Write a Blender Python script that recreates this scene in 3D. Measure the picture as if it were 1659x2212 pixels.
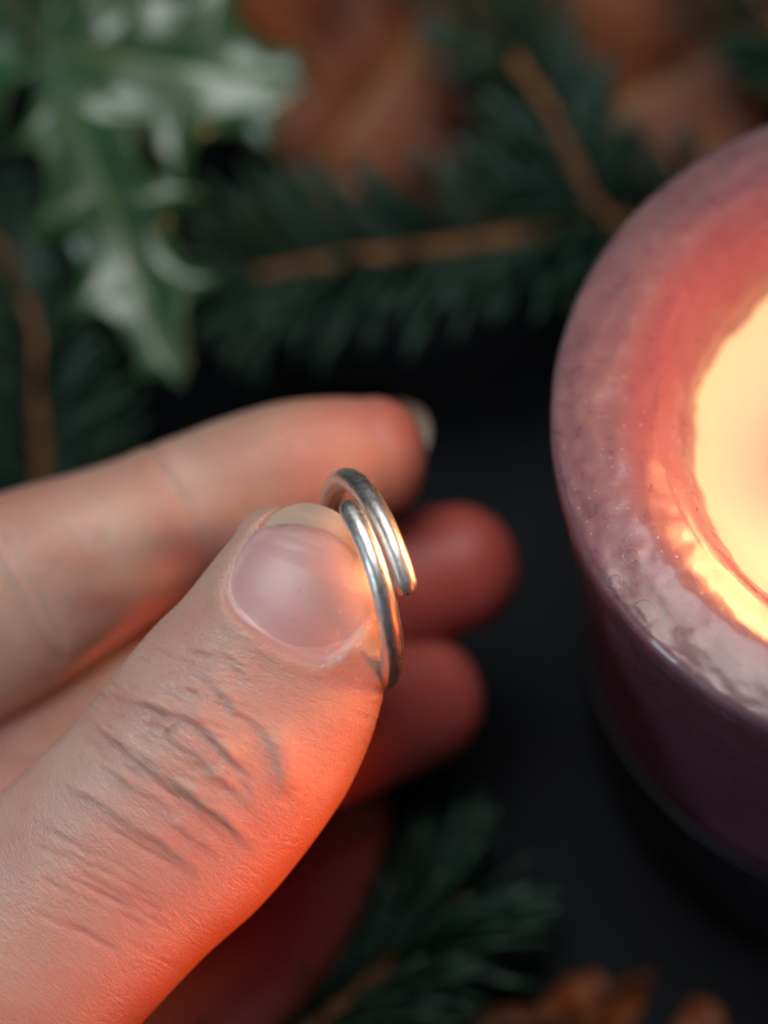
import bpy, bmesh, math, random
import numpy as np
from mathutils import Vector, Matrix, noise

for o in list(bpy.data.objects):
    bpy.data.objects.remove(o)
random.seed(7)
rng = np.random.default_rng(7)
S = 0.001                      # everything is laid out in millimetres
scene = bpy.context.scene
COL = scene.collection

# ---------------------------------------------------------------- camera, world, light, exposure
D = 450.0                      # camera to focus distance (mm)
KD = 0.04375                   # mm per unit of the 1659 x 2212 layout grid at the focus distance
CX, CY = 829.5, 1106.0
TILT = math.radians(30)
FOC = np.array([0.0, 0.0, 62.6])
R_ = np.array([1.0, 0.0, 0.0])
U_ = np.array([0.0, math.cos(TILT), math.sin(TILT)])
N_ = np.array([0.0, -math.sin(TILT), math.cos(TILT)])

cam_d = bpy.data.cameras.new('camera')
cam = bpy.data.objects.new('camera', cam_d)
COL.objects.link(cam)
M = Matrix(((R_[0], U_[0], N_[0]), (R_[1], U_[1], N_[1]), (R_[2], U_[2], N_[2]))).to_4x4()
M.translation = Vector((FOC + N_ * D) * S)
cam.matrix_world = M
cam_d.sensor_fit = 'HORIZONTAL'
cam_d.sensor_width = 36.0
cam_d.lens = 36.0 * D / (1659 * KD)
cam_d.clip_start = 0.01
cam_d.clip_end = 20.0
cam_d.dof.use_dof = True
cam_d.dof.focus_distance = (D + 0.5) * S
cam_d.dof.aperture_fstop = cam_d.lens / 26.0
scene.camera = cam

world = bpy.data.worlds.new('World')
scene.world = world
world.use_nodes = True
wb = world.node_tree.nodes['Background']
wb.inputs[0].default_value = (0.82, 0.88, 1.0, 1)
wb.inputs[1].default_value = 0.045

def area_light(name, vdir, dist, sx, sy, power, color):
    l = bpy.data.lights.new(name, 'AREA')
    l.shape = 'RECTANGLE'; l.size = sx; l.size_y = sy
    l.energy = power; l.color = color
    o = bpy.data.objects.new(name, l)
    COL.objects.link(o)
    v = np.array(vdir, float); v /= np.linalg.norm(v)
    wd = R_ * v[0] + U_ * v[1] + N_ * v[2]
    o.location = Vector((FOC + wd * dist) * S)
    o.rotation_euler = Vector(-wd).to_track_quat('-Z', 'Y').to_euler()
    return o
area_light('window_light', (-0.10, 0.58, 0.80), 900, 0.42, 0.5, 5.2, (0.98, 0.97, 0.95))
area_light('side_window_light', (-0.86, -0.20, 0.47), 1000, 0.08, 0.36, 1.6, (0.78, 0.90, 1.0))
# added warm spot, unseen at the right, to put orange light along the thumb
lamp_d = bpy.data.lights.new('added_warm_spot', 'SPOT')
lamp_d.energy = 4.2; lamp_d.color = (1.0, 0.115, 0.015); lamp_d.shadow_soft_size = 0.012
lamp_d.spot_size = math.radians(13.5); lamp_d.spot_blend = 1.0
lamp = bpy.data.objects.new('added_warm_spot', lamp_d); COL.objects.link(lamp)
def view_pt(dx, dy, w):
    f = (D - w) / D
    return FOC + R_ * (dx - CX) * KD * f - U_ * (dy - CY) * KD * f + N_ * w
aim = view_pt(470, 1880, 6.0)
lv = R_ * 0.86 - U_ * 0.24 + N_ * 0.24
lamp.location = Vector((aim + lv / np.linalg.norm(lv) * 260) * S)
lamp.rotation_euler = Vector(-lv).to_track_quat('-Z', 'Y').to_euler()

scene.view_settings.view_transform = 'Standard'
scene.view_settings.look = 'None'
scene.view_settings.exposure = 0.0
scene.view_settings.gamma = 1.0
scene.view_settings.use_curve_mapping = False
scene.render.engine = 'CYCLES'

# ---------------------------------------------------------------- helpers
def vm(dx, dy, w):
    """layout grid point at depth w (mm towards the camera from the focus plane) -> view millimetres"""
    f = (D - w) / D
    return np.array([(dx - CX) * KD * f, -(dy - CY) * KD * f, w])

def v2w(p):
    p = np.asarray(p, float)
    return FOC + p[..., 0:1] * R_ + p[..., 1:2] * U_ + p[..., 2:3] * N_

def at(dx, dy, w):
    return v2w(vm(dx, dy, w))

def on_plane(dx, dy, z):
    """world point at height z seen at that layout point"""
    lo, hi = -250.0, 60.0
    for _ in range(50):
        m = (lo + hi) / 2
        if at(dx, dy, m)[2] < z: lo = m
        else: hi = m
    return at(dx, dy, lo)

def link(name, me, mat=None, parent=None):
    o = bpy.data.objects.new(name, me)
    COL.objects.link(o)
    if mat is not None and me is not None and not me.materials:
        me.materials.append(mat)
    if parent is not None:
        o.parent = parent
    return o

def mesh(name, verts, faces, smooth=True, origin=None):
    me = bpy.data.meshes.new(name)
    v = np.asarray(verts, float)
    if origin is not None:
        v = v - np.asarray(origin)
    me.from_pydata((v * S).tolist(), [], faces if isinstance(faces, list) else faces.tolist())
    if smooth:
        me.polygons.foreach_set('use_smooth', [True] * len(me.polygons))
    me.update()
    return me

def empty(name, loc):
    o = bpy.data.objects.new(name, None)
    o.empty_display_size = 0.01
    COL.objects.link(o)
    o.location = Vector(np.asarray(loc) * S)
    return o

def tag(o, label, cat, group=None):
    o['label'] = label; o['category'] = cat
    if group: o['group'] = group

def set_attr(me, name, vals):
    a = me.attributes.new(name, 'FLOAT', 'POINT')
    a.data.foreach_set('value', np.asarray(vals, np.float32))

def fnoise(p, scale, oct=3):
    return noise.fractal(Vector(p) * scale, 0.9, 2.0, oct)

def tube(path, radii, seg=16, cap=True):
    """swept tube along path (n,3) -> verts, faces"""
    path = np.asarray(path, float); n = len(path)
    T = np.gradient(path, axis=0); T /= np.linalg.norm(T, axis=1)[:, None]
    ref = np.array([0.3, 0.2, 0.93])
    a = np.cross(T[0], ref); a /= np.linalg.norm(a)
    V = []; F = []
    for i in range(n):
        a = a - T[i] * np.dot(a, T[i]); a /= np.linalg.norm(a)
        b = np.cross(T[i], a)
        for k in range(seg):
            t = 2 * math.pi * k / seg
            V.append(path[i] + radii[i] * (math.cos(t) * a + math.sin(t) * b))
    for i in range(n - 1):
        for k in range(seg):
            k2 = (k + 1) % seg
            F.append([i * seg + k, i * seg + k2, (i + 1) * seg + k2, (i + 1) * seg + k])
    if cap:
        F.append(list(range(seg))[::-1]); F.append([(n - 1) * seg + k for k in range(seg)])
    return np.array(V), F

def catmull(P, n):
    P = np.asarray(P, float)
    E = np.vstack([2 * P[0] - P[1], P, 2 * P[-1] - P[-2]])
    out = []
    m = len(P) - 1
    for j in range(n):
        u = j / (n - 1) * m
        i = min(int(u), m - 1); t = u - i
        p0, p1, p2, p3 = E[i], E[i + 1], E[i + 2], E[i + 3]
        out.append(0.5 * ((2 * p1) + (-p0 + p2) * t + (2 * p0 - 5 * p1 + 4 * p2 - p3) * t * t + (-p0 + 3 * p1 - 3 * p2 + p3) * t ** 3))
    return np.array(out)

# ---------------------------------------------------------------- material helpers
class NT:
    def __init__(self, name):
        self.m = bpy.data.materials.new(name); self.m.use_nodes = True
        self.t = self.m.node_tree
        self.b = self.t.nodes['Principled BSDF']
    def n(self, kind, **kw):
        nd = self.t.nodes.new(kind)
        for k, v in kw.items():
            if k.startswith('_'): nd.inputs[k[1:].replace('_', ' ')].default_value = v
            else: setattr(nd, k, v)
        return nd
    def l(self, a, b): self.t.links.new(a, b)
    def obj(self, scale=(1, 1, 1)):
        tc = self.n('ShaderNodeTexCoord'); mp = self.n('ShaderNodeMapping')
        mp.inputs['Scale'].default_value = scale
        self.l(tc.outputs['Object'], mp.inputs['Vector'])
        return mp.outputs['Vector']
    def noise(self, vec, scale, detail=4, rough=0.55, dist=0.0):
        nd = self.n('ShaderNodeTexNoise'); nd.inputs['Scale'].default_value = scale
        nd.inputs['Detail'].default_value = detail; nd.inputs['Roughness'].default_value = rough
        nd.inputs['Distortion'].default_value = dist
        self.l(vec, nd.inputs['Vector']); return nd.outputs['Fac']
    def ramp(self, fac, stops):
        r = self.n('ShaderNodeValToRGB'); el = r.color_ramp.elements
        while len(el) < len(stops): el.new(0.5)
        for e, (p, c) in zip(el, stops):
            e.position = p; e.color = (c[0], c[1], c[2], 1) if not isinstance(c, (int, float)) else (c, c, c, 1)
        self.l(fac, r.inputs['Fac']); return r.outputs['Color']
    def mix(self, fac, a, b, mode='MIX'):
        x = self.n('ShaderNodeMix', data_type='RGBA', blend_type=mode)
        for sock, v in ((x.inputs[0], fac), (x.inputs[6], a), (x.inputs[7], b)):
            if isinstance(v, (int, float)): sock.default_value = v
            elif isinstance(v, tuple): sock.default_value = (*v, 1)
            else: self.l(v, sock)
        return x.outputs[2]
    def math(self, op, a, b=0.0, c=0.0):
        x = self.n('ShaderNodeMath', operation=op)
        for s, v in zip(x.inputs, (a, b, c)):
            if isinstance(v, (int, float)): s.default_value = v
            else: self.l(v, s)
        return x.outputs[0]
    def attr(self, name):
        return self.n('ShaderNodeAttribute', attribute_name=name).outputs['Fac']
    def bump(self, h, strength, dist, prev=None):
        b = self.n('ShaderNodeBump'); b.inputs['Strength'].default_value = strength
        b.inputs['Distance'].default_value = dist
        self.l(h, b.inputs['Height'])
        if prev is not None: self.l(prev, b.inputs['Normal'])
        return b.outputs['Normal']
    def set(self, **kw):
        for k, v in kw.items():
            s = self.b.inputs[k.replace('_', ' ')]
            if isinstance(v, (int, float)): s.default_value = v
            elif isinstance(v, tuple):
                s.default_value = (*v, 1) if len(v) == 3 and s.type == 'RGBA' else v
            else: self.l(v, s)

# ---------------------------------------------------------------- materials
def mat_table():
    t = NT('slate'); v = t.obj()
    f = t.noise(v, 60, 6)
    t.set(Base_Color=t.ramp(f, [(0.3, (0.004, 0.005, 0.007)), (0.7, (0.009, 0.011, 0.015))]),
          Roughness=t.ramp(f, [(0.3, 0.65), (0.7, 0.85)]), Specular_IOR_Level=0.15, Normal=t.bump(t.noise(v, 400, 5), 0.4, 0.0006))
    return t.m

def mat_skin():
    t = NT('skin'); v = t.obj()
    big = t.noise(v, 130, 3); med = t.noise(v, 420, 4)
    c = t.ramp(big, [(0.30, (0.61, 0.40, 0.32)), (0.5, (0.59, 0.345, 0.275)), (0.72, (0.57, 0.265, 0.21))])
    c = t.mix(t.math('MULTIPLY', med, 0.25), c, (0.66, 0.46, 0.38))
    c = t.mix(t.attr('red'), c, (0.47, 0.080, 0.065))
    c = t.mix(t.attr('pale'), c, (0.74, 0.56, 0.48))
    # skin relief: fine lines across the finger plus small cells
    fs = t.attr('fs'); fa = t.attr('fa')
    comb = t.n('ShaderNodeCombineXYZ')
    t.l(fs, comb.inputs[0]); t.l(t.math('MULTIPLY', fa, 0.28), comb.inputs[1])
    lines = t.noise(comb.outputs[0], 2.6, 4, 0.6, 0.6)
    vo = t.n('ShaderNodeTexVoronoi'); vo.feature = 'DISTANCE_TO_EDGE'
    comb2 = t.n('ShaderNodeCombineXYZ'); t.l(fs, comb2.inputs[0]); t.l(t.math('MULTIPLY', fa, 0.6), comb2.inputs[1])
    t.l(comb2.outputs[0], vo.inputs['Vector']); vo.inputs['Scale'].default_value = 2.6
    cell = t.ramp(vo.outputs['Distance'], [(0.0, 0.0), (0.16, 1.0)])
    pr = t.attr('print')
    wv = t.n('ShaderNodeTexWave'); wv.wave_type = 'BANDS'; wv.bands_direction = 'X'
    wv.inputs['Scale'].default_value = 0.72; wv.inputs['Distortion'].default_value = 2.2
    wv.inputs['Detail'].default_value = 1.0; wv.inputs['Detail Scale'].default_value = 0.35
    comb3 = t.n('ShaderNodeCombineXYZ'); t.l(t.math('ADD', fs, t.math('MULTIPLY', fa, 0.5)), comb3.inputs[0]); t.l(fa, comb3.inputs[1])
    t.l(comb3.outputs[0], wv.inputs['Vector'])
    h = t.math('ADD', t.math('MULTIPLY', lines, 1.2), t.math('MULTIPLY', cell, 0.16))
    nb = t.math('SUBTRACT', 1.0, t.attr('bed'))
    b0 = t.n('ShaderNodeBump'); b0.inputs['Distance'].default_value = 0.00022; t.l(h, b0.inputs['Height']); t.l(t.math('MULTIPLY', nb, 0.62), b0.inputs['Strength'])
    nrm = b0.outputs['Normal']
    ridge = t.math('MULTIPLY', wv.outputs['Fac'], pr)
    nrm = t.bump(ridge, 0.35, 0.00008, nrm)
    nrm = t.bump(t.noise(v, 5200, 3, 0.7), 0.10, 0.00008, nrm)
    c = t.mix(t.attr('bed'), c, t.ramp(t.noise(v, 160, 2), [(0.3, (0.66, 0.35, 0.33)), (0.7, (0.70, 0.43, 0.41))]))
    t.set(Base_Color=c, Roughness=t.ramp(med, [(0.3, 0.33), (0.7, 0.46)]), Normal=nrm,
          Subsurface_Weight=1.0, Subsurface_Radius=(1.0, 0.30, 0.17), Subsurface_Scale=0.0022, Specular_IOR_Level=0.75)
    t.b.subsurface_method = 'RANDOM_WALK'
    return t.m

def mat_nail():
    """thin translucent plate: the pink comes from the bed under it"""
    t = NT('nail'); v = t.obj(); fr = t.attr('free')
    f = t.ramp(fr, [(0.42, 0.0), (0.60, 1.0)])
    c = t.mix(f, (0.74, 0.53, 0.52), (0.62, 0.50, 0.40))
    d = t.math('MULTIPLY', t.ramp(fr, [(0.40, 0.0), (0.5, 1.0), (0.6, 0.0)]), t.ramp(t.noise(v, 700, 3), [(0.48, 0.0), (0.64, 1.0)]))
    c = t.mix(t.math('MULTIPLY', d, 0.5), c, (0.22, 0.12, 0.07))
    nrm = t.bump(t.noise(v, 900, 3), 0.08, 0.0002)
    tr = t.n('ShaderNodeBsdfTransparent'); tr.inputs['Color'].default_value = (1.0, 0.99, 0.985, 1)
    di = t.n('ShaderNodeBsdfDiffuse'); t.l(c, di.inputs['Color']); t.l(nrm, di.inputs['Normal'])
    gl = t.n('ShaderNodeBsdfGlossy'); gl.inputs['Roughness'].default_value = 0.38; t.l(nrm, gl.inputs['Normal'])
    m1 = t.n('ShaderNodeMixShader'); t.l(t.math('ADD', 0.30, t.math('MULTIPLY', f, 0.45)), m1.inputs[0]); t.l(tr.outputs[0], m1.inputs[1]); t.l(di.outputs[0], m1.inputs[2])
    fz = t.n('ShaderNodeFresnel'); fz.inputs['IOR'].default_value = 1.45; t.l(nrm, fz.inputs['Normal'])
    m2 = t.n('ShaderNodeMixShader'); t.l(fz.outputs[0], m2.inputs[0]); t.l(m1.outputs[0], m2.inputs[1]); t.l(gl.outputs[0], m2.inputs[2])
    t.l(m2.outputs[0], t.t.nodes['Material Output'].inputs['Surface'])
    return t.m

def mat_silver():
    t = NT('worn_silver'); v = t.obj()
    f = t.noise(v, 350, 5); g = t.noise(t.obj((1, 1, 1)), 2600, 3, 0.7)
    sc = t.noise(t.obj((900, 5200, 900)), 1.0, 2, 0.7)
    col = t.ramp(f, [(0.3, (0.82, 0.81, 0.77)), (0.7, (0.96, 0.95, 0.93))])
    t.set(Base_Color=col, Metallic=1.0, Roughness=t.ramp(g, [(0.35, 0.32), (0.7, 0.48)]),
          Normal=t.bump(sc, 0.14, 0.0001, t.bump(f, 0.08, 0.0004)))
    return t.m

def mat_wax():
    t = NT('mauve_wax'); v = t.obj()
    big = t.noise(v, 45, 4); fro = t.noise(v, 520, 7, 0.72, 0.3); fine = t.noise(v, 1500, 4, 0.7)
    c = t.ramp(big, [(0.3, (0.130, 0.052, 0.088)), (0.7, (0.158, 0.066, 0.108))])
    bloom = t.math('MULTIPLY', t.attr('bloom'), t.ramp(fro, [(0.30, 0.30), (0.68, 1.0)]))
    c = t.mix(t.math('MULTIPLY', bloom, 0.45), c, (0.36, 0.29, 0.29))
    vo = t.n('ShaderNodeTexVoronoi'); vo.inputs['Scale'].default_value = 900; t.l(v, vo.inputs['Vector'])
    spk = t.ramp(vo.outputs['Distance'], [(0.06, 1.0), (0.16, 0.0)])
    c = t.mix(t.math('MULTIPLY', spk, 0.4), c, (0.50, 0.36, 0.36))
    scr = t.noise(t.obj((60, 900, 300)), 1.0, 3, 0.6, 1.5)
    h = t.math('ADD', t.math('MULTIPLY', fro, 0.8), t.math('ADD', t.math('MULTIPLY', fine, 0.35), t.math('MULTIPLY', spk, 0.4)))
    t.set(Base_Color=c, Roughness=t.ramp(fro, [(0.3, 0.22), (0.7, 0.46)]), Normal=t.bump(scr, 0.05, 0.0005, t.bump(h, 0.25, 0.0004)),
          Subsurface_Weight=1.0, Subsurface_Radius=(1.0, 0.62, 0.36), Subsurface_Scale=0.0055, Specular_IOR_Level=0.5, Coat_Weight=0.4, Coat_Roughness=0.13)
    t.b.subsurface_method = 'RANDOM_WALK'
    return t.m

def mat_pool():
    t = NT('molten_wax'); v = t.obj()
    t.set(Base_Color=(0.55, 0.54, 0.46), Roughness=0.38, Subsurface_Weight=1.0, Subsurface_Radius=(1.0, 0.6, 0.4), Subsurface_Scale=0.004)
    return t.m

def mat_flame():
    t = NT('flame_glow')
    t.set(Base_Color=(0, 0, 0), Emission_Color=(1.0, 0.40, 0.15), Emission_Strength=t.math('MULTIPLY', t.ramp(t.attr('rise'), [(0.08, 0.06), (0.45, 1.0)]), 74.0), Specular_IOR_Level=0.0)
    return t.m

def mat_plain(name, col, rough, **kw):
    t = NT(name); v = t.obj(); f = t.noise(v, kw.pop('scale', 200), 5)
    k = kw.pop('vary', 0.35)
    a = tuple(x * (1 - k) for x in col); b = tuple(x * (1 + k) for x in col)
    t.set(Base_Color=t.ramp(f, [(0.3, a), (0.7, b)]), Roughness=rough, Normal=t.bump(t.noise(v, kw.pop('bscale', 900), 4), kw.pop('bump', 0.3), 0.0004), **kw)
    return t.m

def mat_holly():
    t = NT('holly_green'); v = t.obj()
    f = t.noise(v, 70, 4)
    c = t.ramp(f, [(0.3, (0.012, 0.055, 0.020)), (0.7, (0.028, 0.10, 0.038))])
    mid = t.attr('rib')
    c = t.mix(mid, c, (0.13, 0.24, 0.07))
    edge = t.attr('edge')
    c = t.mix(edge, c, (0.08, 0.13, 0.04))
    t.set(Base_Color=c, Roughness=0.27, Specular_IOR_Level=0.7, Normal=t.bump(t.noise(v, 160, 3), 0.12, 0.0012))
    return t.m

def mat_dry():
    t = NT('dry_brown_leaf'); v = t.obj()
    f = t.noise(v, 90, 5); g = t.noise(t.obj((1, 3, 1)), 260, 4)
    c = t.ramp(f, [(0.28, (0.06, 0.015, 0.005)), (0.5, (0.16, 0.036, 0.007)), (0.72, (0.26, 0.070, 0.013))])
    c = t.mix(t.attr('rib'), c, (0.46, 0.25, 0.12))
    t.set(Base_Color=c, Roughness=0.6, Normal=t.bump(g, 0.5, 0.0008), Subsurface_Weight=0.0)
    return t.m

MT = dict(table=mat_table(), skin=mat_skin(), nail=mat_nail(), silver=mat_silver(), wax=mat_wax(), pool=mat_pool(), flame=mat_flame(),
          wick=mat_plain('charred_wick', (0.02, 0.015, 0.012), 0.9),
          dish=mat_plain('dark_glazed_dish', (0.010, 0.013, 0.018), 0.36, bump=0.1),
          holly=mat_holly(), dry=mat_dry(), bubble=mat_plain('wax_bubble', (0.34, 0.24, 0.26), 0.4, vary=0.15),
          needle=mat_plain('fir_needle', (0.020, 0.056, 0.034), 0.40, scale=60, bump=0.15),
          needle2=mat_plain('fir_needle_blue', (0.042, 0.088, 0.070), 0.34, scale=60, bump=0.15),
          twig=mat_plain('fir_bark', (0.22, 0.090, 0.027), 0.75, scale=160, bump=0.8, vary=0.7),
          stem=mat_plain('holly_stem', (0.06, 0.08, 0.03), 0.6))

# ---------------------------------------------------------------- the table
me = mesh('table_top', [(-900, -700, 0), (900, -700, 0), (900, 900, 0), (-900, 900, 0), (-900, -700, -30), (900, -700, -30), (900, 900, -30), (-900, 900, -30)],
          [[0, 1, 2, 3], [7, 6, 5, 4], [0, 4, 5, 1], [1, 5, 6, 2], [2, 6, 7, 3], [3, 7, 4, 0]], smooth=False)
tb = link('table_top', me, MT['table']); tb['kind'] = 'structure'; tb['label'] = 'dark slate table top under the greenery'

# ---------------------------------------------------------------- candle
PX = 1659 / 1920
cc = at(2366 * PX, 1050 * PX, -8.0)            # centre of the rim
RZ = cc[2]                                      # rim height
C0 = np.array([cc[0], cc[1], 0.0])
candle = empty('candle', C0)
tag(candle, 'thick mauve pillar candle, burning, with a glowing pool of melted wax', 'candle')
RAD = 37.3
DISH_Z = RZ - 38.5

def lathe(prof, seg, disp=None):
    V = []; F = []; n = len(prof)
    for j in range(seg):
        t = 2 * math.pi * j / seg
        ct, st = math.cos(t), math.sin(t)
        for i, (r, z) in enumerate(prof):
            V.append((r * ct, r * st, z))
    V = np.array(V)
    for j in range(seg):
        j2 = (j + 1) % seg
        for i in range(n - 1):
            F.append([j * n + i, j2 * n + i, j2 * n + i + 1, j * n + i + 1])
    return V, F

key = [(0.0, 4.0), (30.5, 4.0), (31.3, 5.0), (31.8, 12.0), (32.6, RZ - 36), (34.4, RZ - 20), (36.0, RZ - 9), (36.9, RZ - 4.2), (37.3, RZ - 1.6),
       (37.3, RZ - 0.7), (36.95, RZ - 0.05), (36.2, RZ + 0.35), (33.0, RZ + 1.35), (30.0, RZ + 1.6), (26.8, RZ + 0.4), (24.9, RZ - 1.8), (23.8, RZ - 4.2), (23.0, RZ - 8.0), (22.5, RZ - 12.0), (18.0, RZ - 15.0), (0.0, RZ - 16.0)]
# resample the profile finely by arc length (straight at the bottom, smooth at the rim)
kp = np.array(key); sl = np.r_[0, np.cumsum(np.linalg.norm(np.diff(kp, axis=0), axis=1))]
cr = catmull(kp[2:20], 260)
prof = np.vstack([kp[:2], cr, kp[20:]])
prof[:, 0] *= 1.02
V, F = lathe(prof, 420)
n_p = len(prof)
out = V.copy()
rr = np.hypot(V[:, 0], V[:, 1])
bloom = np.zeros(len(V)); V_z = V[:, 2].copy()
for i in range(len(V)):
    x, y, z = V[i]
    if z < RZ - 40 or rr[i] < 21: continue
    d = 0.35 * fnoise((x, y, z), 0.05, 2) + 0.16 * fnoise((x + 90, y, z), 0.22, 3)
    inner = max(0.0, min(1.0, (27 - rr[i]) / 3))
    d += inner * 0.45 * fnoise((x, y - 50, z), 0.30, 2)
    if z < RZ - 2:
        d += 0.10 * fnoise((x * 1.0, y * 1.0, z * 3.0), 0.25, 3) * (rr[i] > 30)
    edge = math.exp(-((rr[i] - 36.9) / 0.7) ** 2) * math.exp(-((z - RZ + 0.9) / 1.2) ** 2)
    d += edge * 0.18 * fnoise((x, y, z), 0.8, 3)
    k = 1.0 if rr[i] > 1 else 0
    # radial on the outside, vertical on the top
    top = max(0.0, min(1.0, (z - (RZ - 2)) / 2)) if rr[i] > 28 else 0.0
    out[i, 0] += x / rr[i] * d * (1 - top); out[i, 1] += y / rr[i] * d * (1 - top)
    out[i, 2] += d * 0.8 * top
    ang = math.atan2(y, x)
    bl = max(0.0, min(1.0, (rr[i] - 29.5) / 4.5)) if z > RZ - 3 else 0.55 * max(0.0, 1 - (RZ - 3 - z) / 22)
    bloom[i] = bl * (0.55 + 0.45 * max(0.0, math.cos(ang - 2.2)))
me = mesh('wax_body', out, F)
set_attr(me, 'bloom', bloom)
link('wax_body', me, MT['wax'], candle)

# small bubble rings left in the set wax
bt = []
for (dx, dy, r) in [(1390, 1330, 1.35), (1326, 1262, 0.75), (1362, 1212, 0.75), (1494, 1420, 0.9)]:
    p = on_plane(dx, dy, RZ + 0.05) - C0
    a = np.linspace(0, 2 * math.pi, 40, endpoint=False)
    pts = np.c_[p[0] + r * np.cos(a), p[1] + r * np.sin(a), np.zeros(40)]
    tops = out[(rr > 24) & (V_z > RZ - 5)]
    for q in pts:
        q[2] = tops[((tops[:, :2] - q[:2]) ** 2).sum(1).argmin(), 2] + 0.03 + 0.03 * math.sin(q[0] * 7)
    V, F = tube(np.vstack([pts, pts[:1]]), [0.035] * 41, 8, cap=False)
    link('bubble_ring', mesh('bubble_ring', V, F), MT['bubble'], candle)

# molten pool
WK = on_plane(2085 * PX, 1175 * PX, RZ - 6.0) - C0     # where the wick stands
V, F = lathe(np.array([(0.0, RZ - 6.6), (8, RZ - 6.6), (16, RZ - 6.6), (21.2, RZ - 6.5), (23.2, RZ - 6.15), (24.5, RZ - 5.2)]), 160)
link('molten_pool', mesh('molten_pool', V, F), MT['pool'], candle)
wp = catmull([WK + [0, 0, -2], WK + [0.2, 0.2, 2], WK + [-0.4, 0.6, 4.5], WK + [-1.4, 0.4, 6.6]], 14)
V, F = tube(wp, np.linspace(1.0, 0.7, 14), 12)
link('wick', mesh('wick', V, F), MT['wick'], candle)
fp = [(0.05, 0), (1.8, 0.8), (3.4, 3.0), (4.6, 6.5), (5.0, 11.0), (4.7, 16.0), (3.9, 21.0), (2.7, 27.0), (1.3, 33.0), (0.05, 37.0)]
V, F = lathe(catmull(fp, 40), 40)
V[:, 0] -= 0.001 * V[:, 2] ** 2
fz = V[:, 2] / 37.0
V = V + WK + np.array([-0.6, 0.3, 3.2])
me = mesh('flame', V, F); set_attr(me, 'rise', fz); link('flame', me, MT['flame'], candle)

# dish under the candle
dish = empty('candle_dish', C0)
tag(dish, 'dark glazed round dish the mauve candle stands in', 'dish')
dp = [(0.0, 0.3), (27.0, 0.3), (29.5, 1.2), (31.8, 5.0), (33.4, 12.0), (33.9, DISH_Z - 1.0), (33.9, DISH_Z - 0.2), (33.7, DISH_Z + 0.0), (33.5, DISH_Z - 0.2), (33.3, DISH_Z - 1.5), (32.6, 12.0), (31.7, 6.0), (30.5, 3.9), (0.0, 3.8)]
V, F = lathe(np.array(dp), 200)
link('bowl', mesh('bowl', V, F), MT['dish'], dish)

# ---------------------------------------------------------------- the hand (signed distance field, then sculpted)
class Chain:
    def __init__(s, st, dorsal=+1, pw=2.0, cap=1.0):
        """st rows: dx, dy, w, half-width (layout units), ru, rd (mm, towards / away from the camera). first row = tip"""
        st = np.array(st, float)
        n = 100
        P = np.array([vm(a, b, c) for a, b, c in st[:, :3]])
        ra = np.array([h * KD * (D - w) / D for h, w in zip(st[:, 3], st[:, 2])])
        Q = catmull(np.c_[P, ra, st[:, 4], st[:, 5]], 600)
        L = np.r_[0, np.cumsum(np.linalg.norm(np.diff(Q[:, :3], axis=0), axis=1))]
        s.S = np.linspace(0, L[-1], n)
        Q = np.c_[[np.interp(s.S, L, Q[:, k]) for k in range(6)]].T
        s.C = Q[:, :3]; s.ra = Q[:, 3]; s.ru = Q[:, 4]; s.rd = Q[:, 5]
        T = np.gradient(s.C, axis=0); T /= np.linalg.norm(T, axis=1)[:, None]
        for _ in range(6):
            T = np.vstack([T[:1], (T[:-2] + T[1:-1] + T[2:]) / 3, T[-1:]])
        T /= np.linalg.norm(T, axis=1)[:, None]
        s.T = T
        b = np.array([0, 0, 1.0]) - T * T[:, 2:3]; b /= np.linalg.norm(b, axis=1)[:, None]
        s.B = b; s.A = np.cross(b, T)
        s.pw = pw; s.cap = cap
        rm = max(s.ra.max(), s.ru.max(), s.rd.max()) + 6
        s.lo = s.C.min(0) - rm; s.hi = s.C.max(0) + rm
    def local(s, P):
        d2 = (s.C ** 2).sum(1)[None].astype(np.float32) - 2 * (P.astype(np.float32) @ s.C.T.astype(np.float32))
        i = d2.argmin(1)
        rel = P - s.C[i]
        c = (rel * s.T[i]).sum(1)
        u = s.S[i] + c
        u_in = np.clip(u, 0, s.S[-1])
        f = np.empty((len(P), 13))
        j = np.clip(np.searchsorted(s.S, u_in) - 1, 0, len(s.S) - 2)
        t = ((u_in - s.S[j]) / (s.S[j + 1] - s.S[j]))[:, None]
        C = s.C[j] * (1 - t) + s.C[j + 1] * t
        A = s.A[j] * (1 - t) + s.A[j + 1] * t
        B = s.B[j] * (1 - t) + s.B[j + 1] * t
        t = t[:, 0]
        ra = s.ra[j] * (1 - t) + s.ra[j + 1] * t
        ru = s.ru[j] * (1 - t) + s.ru[j + 1] * t
        rd = s.rd[j] * (1 - t) + s.rd[j + 1] * t
        rel = P - C
        a = (rel * A).sum(1); b = (rel * B).sum(1)
        over = np.where(u < 0, u, np.where(u > s.S[-1], u - s.S[-1], 0.0))
        return u, a, b, over, ra, ru, rd
    def sdf(s, P, full=False):
        out = np.full(len(P), 6.0)
        m = ((P > s.lo) & (P < s.hi)).all(1)
        idx = np.nonzero(m)[0]
        for k in range(0, len(idx), 60000):
            ii = idx[k:k + 60000]
            u, a, b, over, ra, ru, rd = s.local(P[ii])
            rb = np.where(b > 0, ru, rd)
            rc = ra * s.cap
            f = (np.abs(a / ra) ** s.pw + np.abs(b / rb) ** s.pw + np.abs(over / rc) ** s.pw) ** (1 / s.pw)
            out[ii] = (f - 1) * np.minimum(ra, rb)
        return out

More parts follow.
